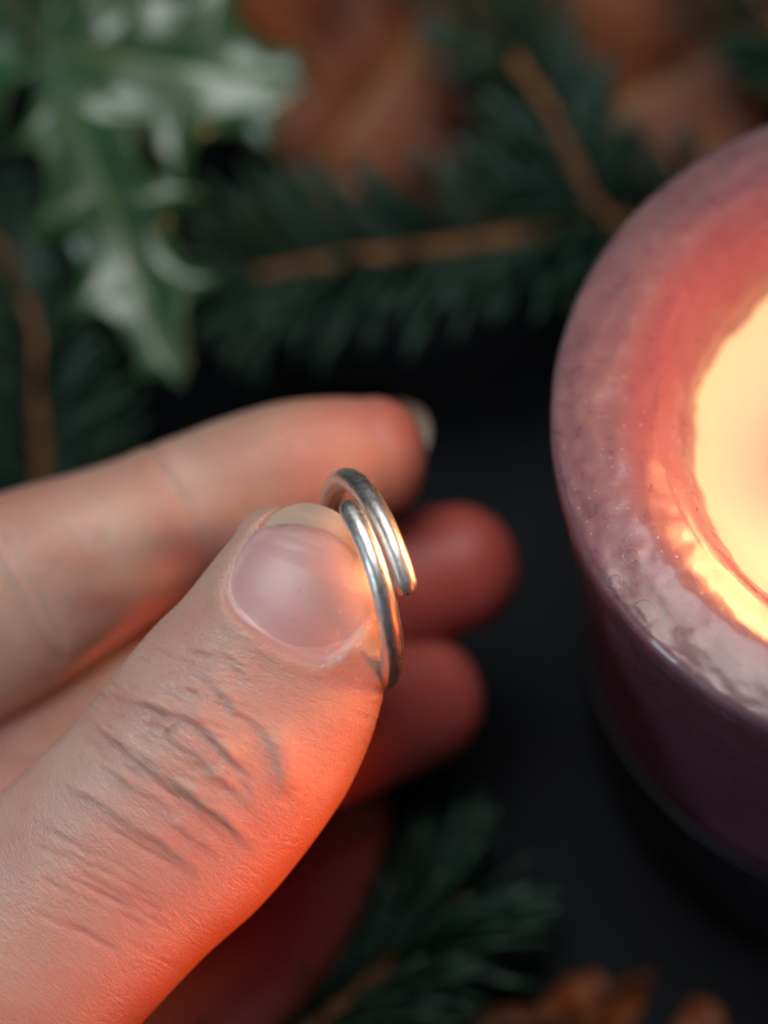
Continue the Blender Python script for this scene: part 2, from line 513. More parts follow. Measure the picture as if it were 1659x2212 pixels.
thumb = Chain([(668, 1205, -5.6, 165, 5.2, 5.6), (642, 1290, -5.2, 204, 5.9, 6.4), (600, 1412, -5.0, 246, 6.8, 7.2), (542, 1520, -5.2, 272, 7.7, 7.8),
               (476, 1618, -5.4, 280, 8.3, 8.2), (366, 1754, -6.0, 282, 8.3, 8.6), (250, 1862, -6.6, 280, 8.6, 9.0), (90, 2020, -7.5, 288, 9.4, 9.6),
               (-150, 2240, -9.0, 320, 11, 11), (-480, 2440, -12.0, 390, 14, 13), (-800, 2500, -16.0, 430, 16, 16)], pw=2.25, cap=0.62)
index = Chain([(812, 985, -24.0, 128, 5.6, 5.6), (740, 1000, -23.6, 145, 6.4, 6.2), (640, 1022, -23.2, 158, 6.9, 6.6), (520, 1062, -23.4, 162, 6.8, 6.8),
               (400, 1108, -23.6, 160, 6.6, 7.0), (250, 1180, -23.2, 180, 7.4, 7.6), (120, 1238, -22.6, 202, 8.0, 8.2), (-10, 1300, -22.0, 222, 8.2, 9.0),
               (-180, 1385, -22.5, 230, 8.6, 9.0), (-420, 1520, -25, 240, 9.4, 9.6), (-760, 1720, -30, 270, 11, 11)], pw=2.1, cap=0.85)
middle = Chain([(985, 1228, -34.5, 138, 6.0, 6.0), (880, 1252, -34.0, 150, 6.6, 6.6), (700, 1310, -33.0, 158, 7.0, 7.0), (450, 1400, -32.0, 165, 7.2, 7.4),
                (200, 1500, -31.5, 182, 7.8, 8.0), (-60, 1610, -31.5, 200, 8.4, 8.6), (-400, 1740, -31.5, 215, 9.2, 9.4), (-800, 1880, -32.5, 250, 10.5, 10.5)], pw=2.05, cap=0.98)
ringf = Chain([(910, 1512, -34.0, 142, 6.0, 6.0), (820, 1545, -30.5, 152, 6.4, 6.4), (650, 1610, -23.5, 158, 6.8, 6.8), (400, 1700, -20.5, 165, 7.0, 7.2),
               (100, 1810, -22, 182, 7.6, 7.8), (-300, 1930, -28, 205, 8.6, 8.8), (-800, 2060, -32, 230, 10, 10)], pw=2.05, cap=0.96)
pinky = Chain([(742, 1765, -39.0, 105, 4.7, 4.7), (700, 1850, -38.5, 122, 5.4, 5.4), (610, 2000, -36.5, 138, 5.8, 6.0), (480, 2140, -34, 146, 6.2, 6.4),
               (250, 2270, -31, 160, 6.8, 7.0), (-200, 2320, -28, 180, 7.6, 7.8), (-800, 2260, -30, 210, 9, 9)], pw=2.05, cap=0.95)
palm = Chain([(-760, 2080, -24, 470, 10, 10), (-1050, 2120, -22, 500, 12, 12), (-1300, 2140, -18, 480, 13, 13), (-1560, 2150, -13, 400, 13, 13), (-1800, 2150, -8, 380, 13.5, 13.5)], pw=2.3, cap=0.5)
heel = Chain([(-700, 1800, -28, 250, 10, 10), (-760, 2000, -30, 300, 11, 11), (-800, 2220, -29, 270, 10, 10)], pw=2.1, cap=0.9)
CH = [thumb, index, middle, ringf, pinky]

def smin(a, b, k):
    h = np.clip(0.5 + 0.5 * (b - a) / k, 0, 1)
    return b * (1 - h) + a * h - k * h * (1 - h)

def hand_sdf(P):
    d = CH[0].sdf(P)
    for c in CH[1:]:
        d = smin(d, c.sdf(P), 0.5)
    pm = smin(palm.sdf(P), heel.sdf(P), 5.0)
    return smin(d, pm, 5.0)

def surface_nets(f, lo, hi, h):
    g = [np.arange(lo[k], hi[k] + h, h) for k in range(3)]
    X, Y, Z = np.meshgrid(*g, indexing='ij')
    v = f(np.c_[X.ravel(), Y.ravel(), Z.ravel()]).reshape(X.shape)
    nx, ny, nz = v.shape
    ins = v < 0
    acc = np.zeros((nx - 1, ny - 1, nz - 1, 3)); cnt = np.zeros((nx - 1, ny - 1, nz - 1))
    corners = [(i, j, k) for i in (0, 1) for j in (0, 1) for k in (0, 1)]
    sl = lambda c: (slice(c[0], c[0] + nx - 1), slice(c[1], c[1] + ny - 1), slice(c[2], c[2] + nz - 1))
    for a in corners:
        for ax in range(3):
            if a[ax]: continue
            b = list(a); b[ax] = 1; b = tuple(b)
            va, vb = v[sl(a)], v[sl(b)]
            m = (va < 0) != (vb < 0)
            t = np.where(m, va / np.where(m, va - vb, 1), 0)
            for q in range(3):
                acc[..., q] += np.where(m, a[q] + (t if q == ax else 0), 0)
            cnt += m
    m = cnt > 0
    ids = -np.ones(m.shape, int); ids[m] = np.arange(m.sum())
    cell = np.argwhere(m)
    V = (cell + acc[m] / cnt[m][:, None]) * h + np.array([q[0] for q in g])
    F = []
    for ax in range(3):
        o1, o2 = [(1, 2), (2, 0), (0, 1)][ax]
        s0 = [slice(1, n - 1) for n in v.shape]; s1 = list(s0)
        s0[ax] = slice(0, v.shape[ax] - 1); s1[ax] = slice(1, v.shape[ax])
        A, B = ins[tuple(s0)], ins[tuple(s1)]
        e = np.argwhere(A != B)
        base = e.copy(); base[:, o1] += 1; base[:, o2] += 1
        flip = A[A != B]
        def cid(d1, d2):
            c = base.copy(); c[:, o1] += d1; c[:, o2] += d2
            return ids[c[:, 0], c[:, 1], c[:, 2]]
        q = np.c_[cid(-1, -1), cid(0, -1), cid(0, 0), cid(-1, 0)]
        q[~flip] = q[~flip][:, ::-1]
        F.append(q)
    return V, np.vstack(F)

lo = np.array([-118.0, -88.0, -66.0]); hi = np.array([24.0, 22.0, 16.0])
hv, hf = surface_nets(hand_sdf, lo, hi, 0.85)

def project(V, it=2):
    e = 0.04
    for _ in range(it):
        d = hand_sdf(V)
        g = np.stack([(hand_sdf(V + np.eye(3)[k] * e) - d) / e for k in range(3)], 1)
        l2 = (g ** 2).sum(1) + 1e-6
        step = np.clip(d / l2, -0.5, 0.5)
        V = V - g * step[:, None]
    return V, g / np.sqrt(l2)[:, None]

bm = bmesh.new()
bmv = [bm.verts.new(p) for p in hv]
for q in hf:
    try: bm.faces.new([bmv[i] for i in q])
    except ValueError: pass
def grid_xy(co):
    f = (D - co[2]) / D
    return co[0] / (KD * f) + CX, -co[1] / (KD * f) + CY
def refine(test):
    es = [e for e in bm.edges if test(e.verts[0].co) and test(e.verts[1].co)]
    bmesh.ops.subdivide_edges(bm, edges=es, cuts=1, use_grid_fill=True)
def t1(co):
    x, y = grid_xy(co); return -120 < x < 1250 and 780 < y < 2330
def t2(co):
    x, y = grid_xy(co); return co[2] > -8.5 and -60 < x < 880 and 1040 < y < 2270
refine(t1); refine(t2)
bmesh.ops.triangulate(bm, faces=[f for f in bm.faces if len(f.verts) > 4])
bm.verts.index_update()
hv = np.array([v.co[:] for v in bm.verts])
hf = [[v.index for v in f.verts] for f in bm.faces]
bm.free()
hv, hn = project(hv)
base_hv = hv.copy()

# --- detail sculpting, in layout units projected on the near side of the thumb
def seg_dist(P, poly):
    """distance (and position 0..1 along) from 2-D points to a polyline"""
    best = np.full(len(P), 1e9); pos = np.zeros(len(P)); side = np.zeros(len(P))
    Ls = [np.linalg.norm(np.subtract(poly[i + 1], poly[i])) for i in range(len(poly) - 1)]; tot = sum(Ls); acc = 0
    for i in range(len(poly) - 1):
        a = np.array(poly[i], float); b = np.array(poly[i + 1], float); ab = b - a
        t = np.clip(((P - a) @ ab) / (ab @ ab), 0, 1)
        dv = P - (a + t[:, None] * ab); d = np.linalg.norm(dv, axis=1)
        m = d < best
        best[m] = d[m]; pos[m] = (acc + t[m] * Ls[i]) / tot
        side[m] = np.sign(ab[0] * dv[m, 1] - ab[1] * dv[m, 0])
        acc += Ls[i]
    return best, pos, side

def in_poly(P, poly):
    c = np.zeros(len(P), bool); n = len(poly)
    for i in range(n):
        x1, y1 = poly[i]; x2, y2 = poly[(i + 1) % n]
        m = ((y1 > P[:, 1]) != (y2 > P[:, 1])) & (P[:, 0] < (x2 - x1) * (P[:, 1] - y1) / ((y2 - y1) or 1e-9) + x1)
        c ^= m
    return c

fgrid = (D - hv[:, 2]) / D
gxy = np.c_[hv[:, 0] / (KD * fgrid) + CX, -hv[:, 1] / (KD * fgrid) + CY]
tu, ta, tb_, tov, tra, tru, trd = [np.zeros(len(hv)) for _ in range(7)]
near = (thumb.sdf(hv) < 0.6)
ii = np.nonzero(near)[0]
for k in range(0, len(ii), 60000):
    r = thumb.local(hv[ii[k:k + 60000]])
    for arr, val in zip((tu, ta, tb_, tov, tra, tru, trd), r): arr[ii[k:k + 60000]] = val
dorsal = near & (tb_ > -2.0)
dmask = np.where(dorsal, np.clip((tb_ + 2.0) / 2.5, 0, 1), 0.0)
disp = np.zeros(len(hv))

GAIN = 1.4
def zp(pts):   # points read off an enlargement of the knuckle
    return [((100 + x / 2.074) / 1.1573, (1500 + y / 2.074) / 1.1573) for x, y in pts]
def smooth_poly(pts, n=40):
    return [tuple(p) for p in catmull(np.array(pts, float), n)]
def near_poly(mk, poly, mm):
    q = np.array(poly); m = mm / KD
    lo_, hi_ = q.min(0) - m, q.max(0) + m
    return np.nonzero((mk > 0) & (gxy[:, 0] > lo_[0]) & (gxy[:, 0] < hi_[0]) & (gxy[:, 1] > lo_[1]) & (gxy[:, 1] < hi_[1]))[0]
def groove(pts, depth, sig, ridge=0.0, sr=None, taper=0.12, off=1.7, mask=None):
    """depth in mm, sig in mm; ridge raises the skin on either side"""
    mk = dmask if mask is None else mask
    poly = smooth_poly(pts)
    idx = near_poly(mk, poly, 4.0 * max(sig, sr or 0) + 1.0)
    if not len(idx): return
    d, pos, side = seg_dist(gxy[idx], poly)
    d = d * KD
    tp = np.clip(np.minimum(pos, 1 - pos) / taper, 0, 1); tp = tp * tp * (3 - 2 * tp)
    g = -depth * np.exp(-(d / sig) ** 2)
    if ridge:
        s2 = sr or sig * 1.5
        g += ridge * np.exp(-((d - sig * off) / s2) ** 2)
    disp[idx] += g * tp * mk[idx] * (GAIN if mask is None else 1.0)

# skin folds: the nail side rises over a narrow groove and slopes away
def fold(pts, h, lam, depth, sig, taper=0.28, step=0.55):
    poly = smooth_poly(pts)
    idx = near_poly(dmask, poly, 2.5 * lam + 1.5)
    d, pos, side = seg_dist(gxy[idx], poly); d = d * KD
    p1, p2, p3 = rng.uniform(0, 6.28, 3)
    x = -side * d + 0.10 * np.sin(pos * 15 + p1) + 0.04 * np.sin(pos * 37 + p2)     # + on the nail side
    tp = np.clip(np.minimum(pos, 1 - pos) / taper, 0, 1); tp = tp * tp * (3 - 2 * tp)
    k = np.clip((x + 0.45) / (0.45 + step), 0, 1); k = k * k * (3 - 2 * k)
    f = h * k * np.exp(-np.maximum(x, 0) ** 1.5 / lam ** 1.5) - depth * np.exp(-((x + 0.12) / sig) ** 2) - 0.25 * h * np.exp(-((x + 0.9) / 1.1) ** 2)
    disp[idx] += f * tp * dmask[idx] * (0.82 + 0.22 * np.sin(pos * 13 + p3) + 0.1 * np.sin(pos * 31 + p1))
def bulge(pts, h, sig, taper=0.3): groove(pts, -h, sig, taper=taper)
bulge(zp([(560, 640), (700, 700), (850, 790), (960, 890), (1050, 990)]), 0.20, 1.2)
bulge(zp([(1180, 640), (1260, 760), (1290, 900), (1260, 1050)]), 0.25, 1.5)
fold(zp([(250, 500), (330, 485), (420, 505), (540, 540), (660, 590), (780, 640), (860, 690), (940, 770), (1000, 840), (1060, 920), (1090, 1000), (1100, 1060)]), 0.62, 1.7, 0.12, 0.34)
fold(zp([(150, 560), (210, 590), (290, 650), (350, 710), (450, 790), (560, 870), (640, 930), (730, 990), (830, 1070), (930, 1140), (1010, 1200), (1090, 1290), (1150, 1380)]), 0.66, 1.7, 0.12, 0.34)
fold(zp([(-40, 860), (60, 910), (150, 970), (260, 1040), (380, 1110), (480, 1180), (580, 1240), (700, 1330), (790, 1400), (850, 1440), (900, 1490)]), 0.36, 1.8, 0.05, 0.36)
fold(zp([(780, 780), (870, 890), (950, 950), (1020, 1010), (1090, 1080), (1140, 1150)]), 0.34, 1.1, 0.08, 0.28, taper=0.35)
fold(zp([(640, 340), (730, 360), (830, 400), (920, 470), (980, 540), (1060, 610), (1130, 660), (1180, 740), (1230, 850), (1245, 960), (1240, 1060)]), 0.32, 1.5, 0.06, 0.34, taper=0.35)
fold(zp([(700, 225), (850, 270), (950, 290), (1050, 330), (1150, 400)]), 0.26, 0.9, 0.1, 0.26, taper=0.4)
fold(zp([(960, 280), (1010, 350), (1060, 390), (1140, 440)]), 0.22, 0.8, 0.1, 0.24, taper=0.4)
fold(zp([(600, 445), (700, 455), (800, 480), (900, 520)]), 0.26, 0.9, 0.1, 0.26, taper=0.4)
groove(zp([(470, 630), (560, 640), (620, 660), (650, 700), (640, 760)]), 0.18, 0.28, taper=0.4)
groove(zp([(750, 620), (700, 660), (655, 690), (690, 760), (720, 800)]), 0.20, 0.26, taper=0.4)
fold(zp([(170, 780), (300, 850), (420, 930), (520, 1000), (640, 1060), (760, 1130)]), 0.32, 1.2, 0.08, 0.3, taper=0.4)
fold(zp([(600, 1110), (680, 1160), (760, 1220), (880, 1300), (960, 1370)]), 0.30, 1.2, 0.08, 0.3, taper=0.4)
fold(zp([(1000, 850), (1040, 930), (1100, 1010), (1120, 1090)]), 0.14, 0.8, 0.08, 0.22, taper=0.4)
for q in range(26):   # fine lines across the shaft
    x0 = rng.uniform(-150, 500); y0 = 1000 + rng.uniform(0, 640) + x0 * 0.35
    L = rng.uniform(150, 420)
    groove(zp([(x0, y0), (x0 + L * 0.5, y0 + L * 0.26 + rng.uniform(-10, 10)), (x0 + L, y0 + L * 0.56)]), rng.uniform(0.03, 0.09), rng.uniform(0.15, 0.30), taper=0.3)
for q in range(120):   # many small irregular lines over the knuckle
    x0 = rng.uniform(150, 1000); y0 = 520 + rng.uniform(-90, 420) + (x0 - 500) * 0.55
    L = rng.uniform(60, 240); sl_ = rng.uniform(0.35, 1.0)
    groove(zp([(x0, y0), (x0 + L * 0.5, y0 + L * 0.5 * sl_ - rng.uniform(0, 18)), (x0 + L, y0 + L * sl_)]), rng.uniform(0.025, 0.08), rng.uniform(0.13, 0.28), taper=0.4)
for q in range(22):   # short lines between nail and knuckle
    x0 = rng.uniform(450, 1050); y0 = 160 + rng.uniform(0, 330) + (x0 - 600) * 0.3
    L = rng.uniform(80, 220)
    groove(zp([(x0, y0), (x0 + L * 0.5, y0 + L * 0.18), (x0 + L, y0 + L * 0.5)]), rng.uniform(0.04, 0.10), rng.uniform(0.13, 0.24), taper=0.3)

# nail bed and folds
NAIL = [(483, 1285), (494, 1240), (520, 1190), (556, 1143), (598, 1108), (648, 1090), (700, 1097), (744, 1124), (778, 1180), (800, 1245), (805, 1305), (788, 1355),
        (748, 1406), (702, 1434), (656, 1429), (600, 1402), (540, 1364), (498, 1326)]
NAILs = [tuple(p) for p in catmull(np.array(NAIL + NAIL[:1], float), 120)]
idx = np.nonzero(dmask > 0)[0]
dn, _, _ = seg_dist(gxy[idx], NAILs); dn = dn * KD
inn = in_poly(gxy[idx], NAILs)
sd = np.where(inn, -dn, dn)
tfr = (gxy[idx, 0] - 640) * 0.55 - (gxy[idx, 1] - 1280) * 0.83      # along the nail, + = free edge
afr = (gxy[idx, 0] - 640) * 0.83 + (gxy[idx, 1] - 1280) * 0.55
free_e = np.clip((tfr - (100 + 0.25 * afr)) / 40, 0, 1)
nfold = 1 - free_e
k_ = np.clip((0.1 - sd) / 0.8, 0, 1); k_ = k_ * k_ * (3 - 2 * k_)
bed = -0.30 * np.maximum(k_, free_e * np.clip((0.4 - sd) / 0.6, 0, 1)) - 0.12 * nfold * np.exp(-((sd + 0.15) / 0.3) ** 2)
rim = 0.24 * nfold * np.exp(-((sd - 0.5) / 1.0) ** 2)
bed = bed - 0.55 * np.clip((tfr - (55 + 0.2 * afr)) / 60, 0, 1) * np.clip((0.5 - sd) / 0.5, 0, 1)
bedattr = np.zeros(len(hv)); bedattr[idx] = np.clip((0.0 - sd) / 0.35, 0, 1) * np.clip((148 - 0.0033 * (afr - 10) ** 2 - tfr) / 12, 0, 1)
disp[idx] += (bed + rim) * dmask[idx]
# flatten the earlier grooves do not reach the nail; fleshy tip bulges a little
groove_red = np.clip(-disp * 1.6, 0, 0.5) * (bedattr < 0.01)  # redder creases; warm bounced light in the folds is put into the colour
hv = hv + hn * disp[:, None]

# the index finger's near (palm) side: creases at its joints
iu = np.zeros(len(hv)); ia = np.zeros(len(hv)); ib = np.zeros(len(hv))
inear = np.nonzero((index.sdf(base_hv) < 0.6) & ~near)[0]
for k in range(0, len(inear), 60000):
    r = index.local(base_hv[inear[k:k + 60000]])
    iu[inear[k:k + 60000]], ia[inear[k:k + 60000]], ib[inear[k:k + 60000]] = r[0], r[1], r[2]
disp[:] = 0
im = np.zeros(len(hv)); im[inear] = np.clip((ib[inear] + 3) / 3, 0, 1)
groove([(318, 930), (335, 985), (360, 1040), (400, 1110), (440, 1180), (480, 1250), (500, 1290)], 0.14, 0.45, 0.12, 1.8, mask=im, taper=0.05)
groove([(345, 985), (375, 1040), (410, 1100)], 0.2, 0.3, mask=im)
groove([(-60, 1130), (-15, 1200), (35, 1285), (85, 1365), (135, 1440)], 0.45, 0.8, 0.15, 1.6, mask=im, taper=0.05)
groove([(-10, 1120), (40, 1215), (100, 1310), (150, 1400)], 0.3, 0.5, mask=im)
for q in range(14):
    x0 = rng.uniform(60, 330); y0 = 1170 - x0 * 0.42 + rng.uniform(-20, 120)
    groove([(x0, y0), (x0 + 25, y0 + 50), (x0 + 52, y0 + 95)], rng.uniform(0.03, 0.09), 0.3, mask=im, taper=0.35)
groove([(560, 930), (470, 1010), (400, 1090)], -0.0, 1.0, mask=im)
hv = hv + hn * disp[:, None]

# attributes for the skin material
fs = np.zeros(len(hv)); fa = np.zeros(len(hv)); pr = np.zeros(len(hv)); red = np.zeros(len(hv)); pale = np.zeros(len(hv))
alld = np.stack([c.sdf(base_hv) for c in CH], 1); who = alld.argmin(1)
for ci, c in enumerate(CH):
    sel = np.nonzero(who == ci)[0]
    for k in range(0, len(sel), 60000):
        q = sel[k:k + 60000]
        u, a, b, ov, ra, ru, rd = c.local(base_hv[q])
        fs[q] = u + 37 * ci; fa[q] = np.arctan2(a / ra, b / ru) * ra
        if ci > 0:
            pr[q] = np.clip((b + 1) / 3, 0, 1) * np.clip((26 - u) / 4, 0, 1)
            red[q] = 0.5 * np.clip((10 - u) / 12, 0, 1) if ci == 1 else 0.95 * np.clip((34 - u) / 16, 0, 1)  # fingertip flush plus the candle's red glow, put into the skin colour
        else:
            pr[q] = np.clip((-b) / 3, 0, 1) * np.clip((24 - u) / 4, 0, 1)
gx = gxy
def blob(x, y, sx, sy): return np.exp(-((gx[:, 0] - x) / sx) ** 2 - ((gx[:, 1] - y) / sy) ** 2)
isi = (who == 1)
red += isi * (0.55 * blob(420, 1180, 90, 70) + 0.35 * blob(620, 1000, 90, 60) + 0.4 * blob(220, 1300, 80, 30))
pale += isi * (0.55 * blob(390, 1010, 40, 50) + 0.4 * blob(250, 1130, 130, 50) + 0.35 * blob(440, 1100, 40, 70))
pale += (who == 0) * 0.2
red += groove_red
me = bpy.data.meshes.new('hand')
hw = v2w(hv)
HO = at(-200, 1700, -20)
me = mesh('hand', hw, hf, origin=HO)
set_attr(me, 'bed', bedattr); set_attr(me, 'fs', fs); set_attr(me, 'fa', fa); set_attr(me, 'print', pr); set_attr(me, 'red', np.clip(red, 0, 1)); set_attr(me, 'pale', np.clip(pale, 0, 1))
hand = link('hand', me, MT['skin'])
hand.location = Vector(HO * S)
tag(hand, 'bare left hand pinching a silver ring between thumb and index finger', 'hand')

# thumb nail: a curved plate over the nail bed
nc = np.array([645.0, 1275.0])
cand = np.nonzero((dmask > 0.9) & in_poly(gxy, NAILs))[0]
gx_, gy_ = (base_hv[cand, 0], base_hv[cand, 1])
c0 = base_hv[cand].mean(0)
A = np.c_[np.ones(len(cand)), gx_ - c0[0], gy_ - c0[1], (gx_ - c0[0]) ** 2, (gx_ - c0[0]) * (gy_ - c0[1]), (gy_ - c0[1]) ** 2]
co = np.linalg.lstsq(A, base_hv[cand, 2], rcond=None)[0]
def nail_h(x, y):
    x = x - c0[0]; y = y - c0[1]
    return co[0] + co[1] * x + co[2] * y + co[3] * x * x + co[4] * x * y + co[5] * y * y
V = []; F = []; fr = []
NB = 96; NRr = 20
bd = catmull(np.array(NAIL + NAIL[:1], float), NB + 1)[:-1]
for i in range(NRr + 1):
    r = max(i, 0.02) / NRr
    for k in range(NB):
        g = nc + (bd[k] - nc) * r * 1.015
        p = vm(g[0], g[1], 0.5)
        t = (g[0] - 640) * 0.55 - (g[1] - 1280) * 0.83
        a = (g[0] - 640) * 0.83 + (g[1] - 1280) * 0.55
        tuck = (r ** 8) * np.clip((140 + 0.25 * a - t) / 40, 0, 1) * 0.22
        z = nail_h(p[0], p[1]) - 0.08 - tuck
        V.append((p[0], p[1], z)); fr.append(0.5 + (t - (148 - 0.0033 * (a - 10) ** 2)) / 60.0)
for i in range(NRr):
    for k in range(NB):
        k2 = (k + 1) % NB
        F.append([i * NB + k, (i + 1) * NB + k, (i + 1) * NB + k2, i * NB + k2])
F.append(list(range(NB))[::-1])
me = mesh('nail', v2w(np.array(V)), F, origin=HO)
set_attr(me, 'free', np.clip(fr, 0, 1))
nl = link('nail', me, MT['nail'], hand)
nl['label'] = 'thumb nail with a pale free edge'

def finger_nail(c, s0, over, aw, label, rot=0.0, lift=0.0):
    V = []; F = []; fr = []
    nu, nv = 26, 20
    for i in range(nu + 1):
        u = s0 + (-over - c.ra[0] * c.cap - s0) * i / nu
        for j in range(nv + 1):
            q = -1 + 2 * j / nv
            end = 1.0 - 0.22 * (i / nu) ** 3
            t = q * aw * end
            uu = u
            if i / nu > 0.6: uu = u + (abs(q) ** 2.2) * 3.2 * ((i / nu - 0.6) / 0.4)
            k = np.clip(np.searchsorted(c.S, max(uu, 0)), 0, len(c.S) - 1)
            ra, rd = c.ra[k], c.rd[k]
            ang = t + rot
            p = c.C[k] + c.A[k] * math.sin(ang) * (ra * 1.0) - c.B[k] * math.cos(ang) * (rd * 1.02 + 0.1 + lift)
            if uu < 0:
                p = p + c.T[k] * uu + c.B[k] * 0.02 * uu * uu
            V.append(p); fr.append(0.5 + (-uu - c.ra[0] * c.cap * 0.8) / 3)
    for i in range(nu):
        for j in range(nv):
            a = i * (nv + 1) + j
            F.append([a, a + 1, a + nv + 2, a + nv + 1])
    me = mesh('nail', v2w(np.array(V)), F, origin=HO)
    set_attr(me, 'free', np.clip(fr, 0, 1))
    o = link('nail', me, MT['nail'], hand)
    o['label'] = label
finger_nail(index, 9, 1.6, 1.0, 'index finger nail just showing past the fingertip', rot=-0.35)
finger_nail(middle, 9, -0.8, 1.0, 'middle finger nail on the far side of the fingertip')
finger_nail(ringf, 9, 2.4, 1.0, 'ring finger nail showing past the fingertip', rot=-0.35)
finger_nail(pinky, 7, -0.6, 1.0, 'little finger nail on the far side of the fingertip')

# ---------------------------------------------------------------- the ring
Lr = np.array([0.255, -0.967, 0.0])                 # along the long axis, downwards in view
Qr = np.array([0.967, 0.255, 0.0])
m_ = 0.27
Mr = Qr * m_ + np.array([0, 0, 1.0]) * math.sqrt(1 - m_ * m_)
Ar = Qr * math.sqrt(1 - m_ * m_) - np.array([0, 0, 1.0]) * m_
RC = vm(783, 1252, -6.3)
th = np.radians(np.linspace(43, 360 + 103, 420))
Rr = 9.75
path = []
for t in th:
    u = (t - th[0]) / (th[-1] - th[0])
    off = -1.38 + 2.76 * u
    # the ends lie side by side, so most of the sideways step is in the overlap's far side
    path.append(RC + Lr * (-math.cos(t)) * Rr + Mr * math.sin(t) * Rr + Ar * off)
path = np.array(path)
rad = np.full(len(th), 1.10)
for i in range(len(th)):
    rad[i] *= 1 + 0.03 * noise.noise(Vector(path[i]) * 0.35)
nE = 7
for k in range(nE):      # rounded, slightly hammered ends
    f = 1 - (1 - (k + 0.35) / nE) ** 2 * 0.28
    rad[k] *= f; rad[-1 - k] *= f
# denser spacing at the very ends so the edge reads as softly filed
V, F = tube(path, rad, 28)
for i in range(len(V)):
    V[i] += 0.035 * noise.noise_vector(V[i].tolist() if False else Vector(V[i]) * 0.7)
RO = v2w(RC)
rg = link('ring', mesh('ring', v2w(V), F, origin=RO), MT['silver'])
rg.location = Vector(RO * S)
tag(rg, 'silver wire ring with overlapping open ends held by the fingertips', 'ring')

# ---------------------------------------------------------------- fir branches
def needle_mesh(name, L, W, mat):
    V = []; F = []
    nseg = 6
    for i in range(nseg + 1):
        t = i / nseg
        w = W * (0.55 + 0.45 * math.sin(min(t * 3.0, 1.57))) * (1 - max(0, (t - 0.8) / 0.2) ** 2 * 0.75)
        y = L * t; z = 0.9 * math.sin(t * 1.6) * L * 0.05
        V += [(-w, y, z), (0, y, z + w * 0.55), (w, y, z), (0, y, z - w * 0.45)]
    for i in range(nseg):
        for k in range(4):
            F.append([i * 4 + k, i * 4 + (k + 1) % 4, (i + 1) * 4 + (k + 1) % 4, (i + 1) * 4 + k])
    F.append([3, 2, 1, 0]); F.append([nseg * 4 + k for k in range(4)])
    me = mesh(name, V, F)
    me.materials.append(mat)
    return me
NEED = [needle_mesh('needle', 1.0 * L, W, m) for L, W, m in ((12, .5, MT['needle']), (10.5, .46, MT['needle2']), (13, .48, MT['needle']), (9.5, .48, MT['needle2']))]

def fir(pts, label, n, r0=1.2, r1=0.6, spread=55, ln=1.0, up=0.35):
    """pts: layout points with depth; first = thick end, last = tip"""
    P = np.array([at(*p) for p in pts])
    path = catmull(P, 60)
    root = empty('fir_branch', path[0])
    tag(root, label, 'fir branch', 'fir branches lying around the candle')
    rad = np.linspace(r0, r1, 60)
    for i in range(60):
        rad[i] *= 1 + 0.22 * noise.noise(Vector(path[i]) * 0.6)
    V, F = tube(path, rad, 12)
    link('twig', mesh('twig', V, F, origin=path[0]), MT['twig'], root)
    T = np.gradient(path, axis=0); T /= np.linalg.norm(T, axis=1)[:, None]
    for k in range(n):
        u = (k + random.random()) / n
        u = min(0.999, u)
        i = int(u * 59)
        t = T[i]; p = path[i]
        zup = np.array([0, -0.2, 0.98])
        side = np.cross(t, zup); side /= np.linalg.norm(side)
        upv = np.cross(side, t)
        s = 1 if k % 2 else -1
        elev = random.gauss(up, 0.42)
        ang = math.radians(random.gauss(spread, 9) * (1 - 0.5 * max(0, (u - 0.85) / 0.15)))
        out = side * s * math.cos(elev) + upv * math.sin(elev)
        d = t * math.cos(ang) + out * math.sin(ang)
        d /= np.linalg.norm(d)
        q0 = p + out * rad[i] * 0.7
        if (q0 + d * 14)[2] < 1.0:
            d[2] += (1.0 - (q0 + d * 14)[2]) / 14; d /= np.linalg.norm(d)
        o = bpy.data.objects.new('needle', random.choice(NEED))
        COL.objects.link(o); o.parent = root
        y = Vector(d); z = Vector(upv) + Vector((random.gauss(0, .3), random.gauss(0, .3), 0)); x = y.cross(z).normalized(); z = x.cross(y)
        Mx = Matrix((x, y, z)).transposed().to_4x4()
        sc = random.uniform(0.85, 1.12) * ln * (1 - 0.3 * max(0, (u - 0.9) / 0.1))
        o.matrix_basis = Matrix.Translation(Vector((q0 - path[0]) * S)) @ Mx @ Matrix.Scale(sc, 4)
    return root

fir([(1560, 440, -69), (1330, 482, -61), (1000, 528, -59), (700, 568, -59), (530, 600, -59)], 'long fir branch with orange twig lying behind the hand, running to the candle', 240, spread=58)
fir([(1390, 560, -67), (1290, 450, -61), (1190, 250, -61), (1090, 90, -63), (1030, -60, -67)], 'fir branch rising from the candle towards the top edge', 210, spread=38)
fir([(120, 1260, -65), (95, 1060, -61), (85, 880, -59), (80, 720, -59), (30, 600, -61)], 'fir branch with upright twig at the left edge above the index finger', 180, spread=45)
fir([(-220, 330, -75), (-60, 480, -71), (70, 620, -69), (200, 740, -69)], 'fir branch under the hanging holly leaf at the left edge', 90, spread=48)
fir([(430, 2420, -34), (640, 2250, -36), (800, 2120, -39), (930, 2010, -41), (1015, 1940, -42)], 'fir branch at the bottom edge below the little finger', 200, spread=50)
fir([(1850, 250, -70), (1720, 90, -68), (1600, -40, -68)], 'fir branch in the top right corner beyond the candle', 50, spread=50)
fir([(-200, 60, -82), (40, 80, -80), (260, 30, -80), (520, 40, -82)], 'shaded fir branch behind the upper holly leaf', 90, spread=55)

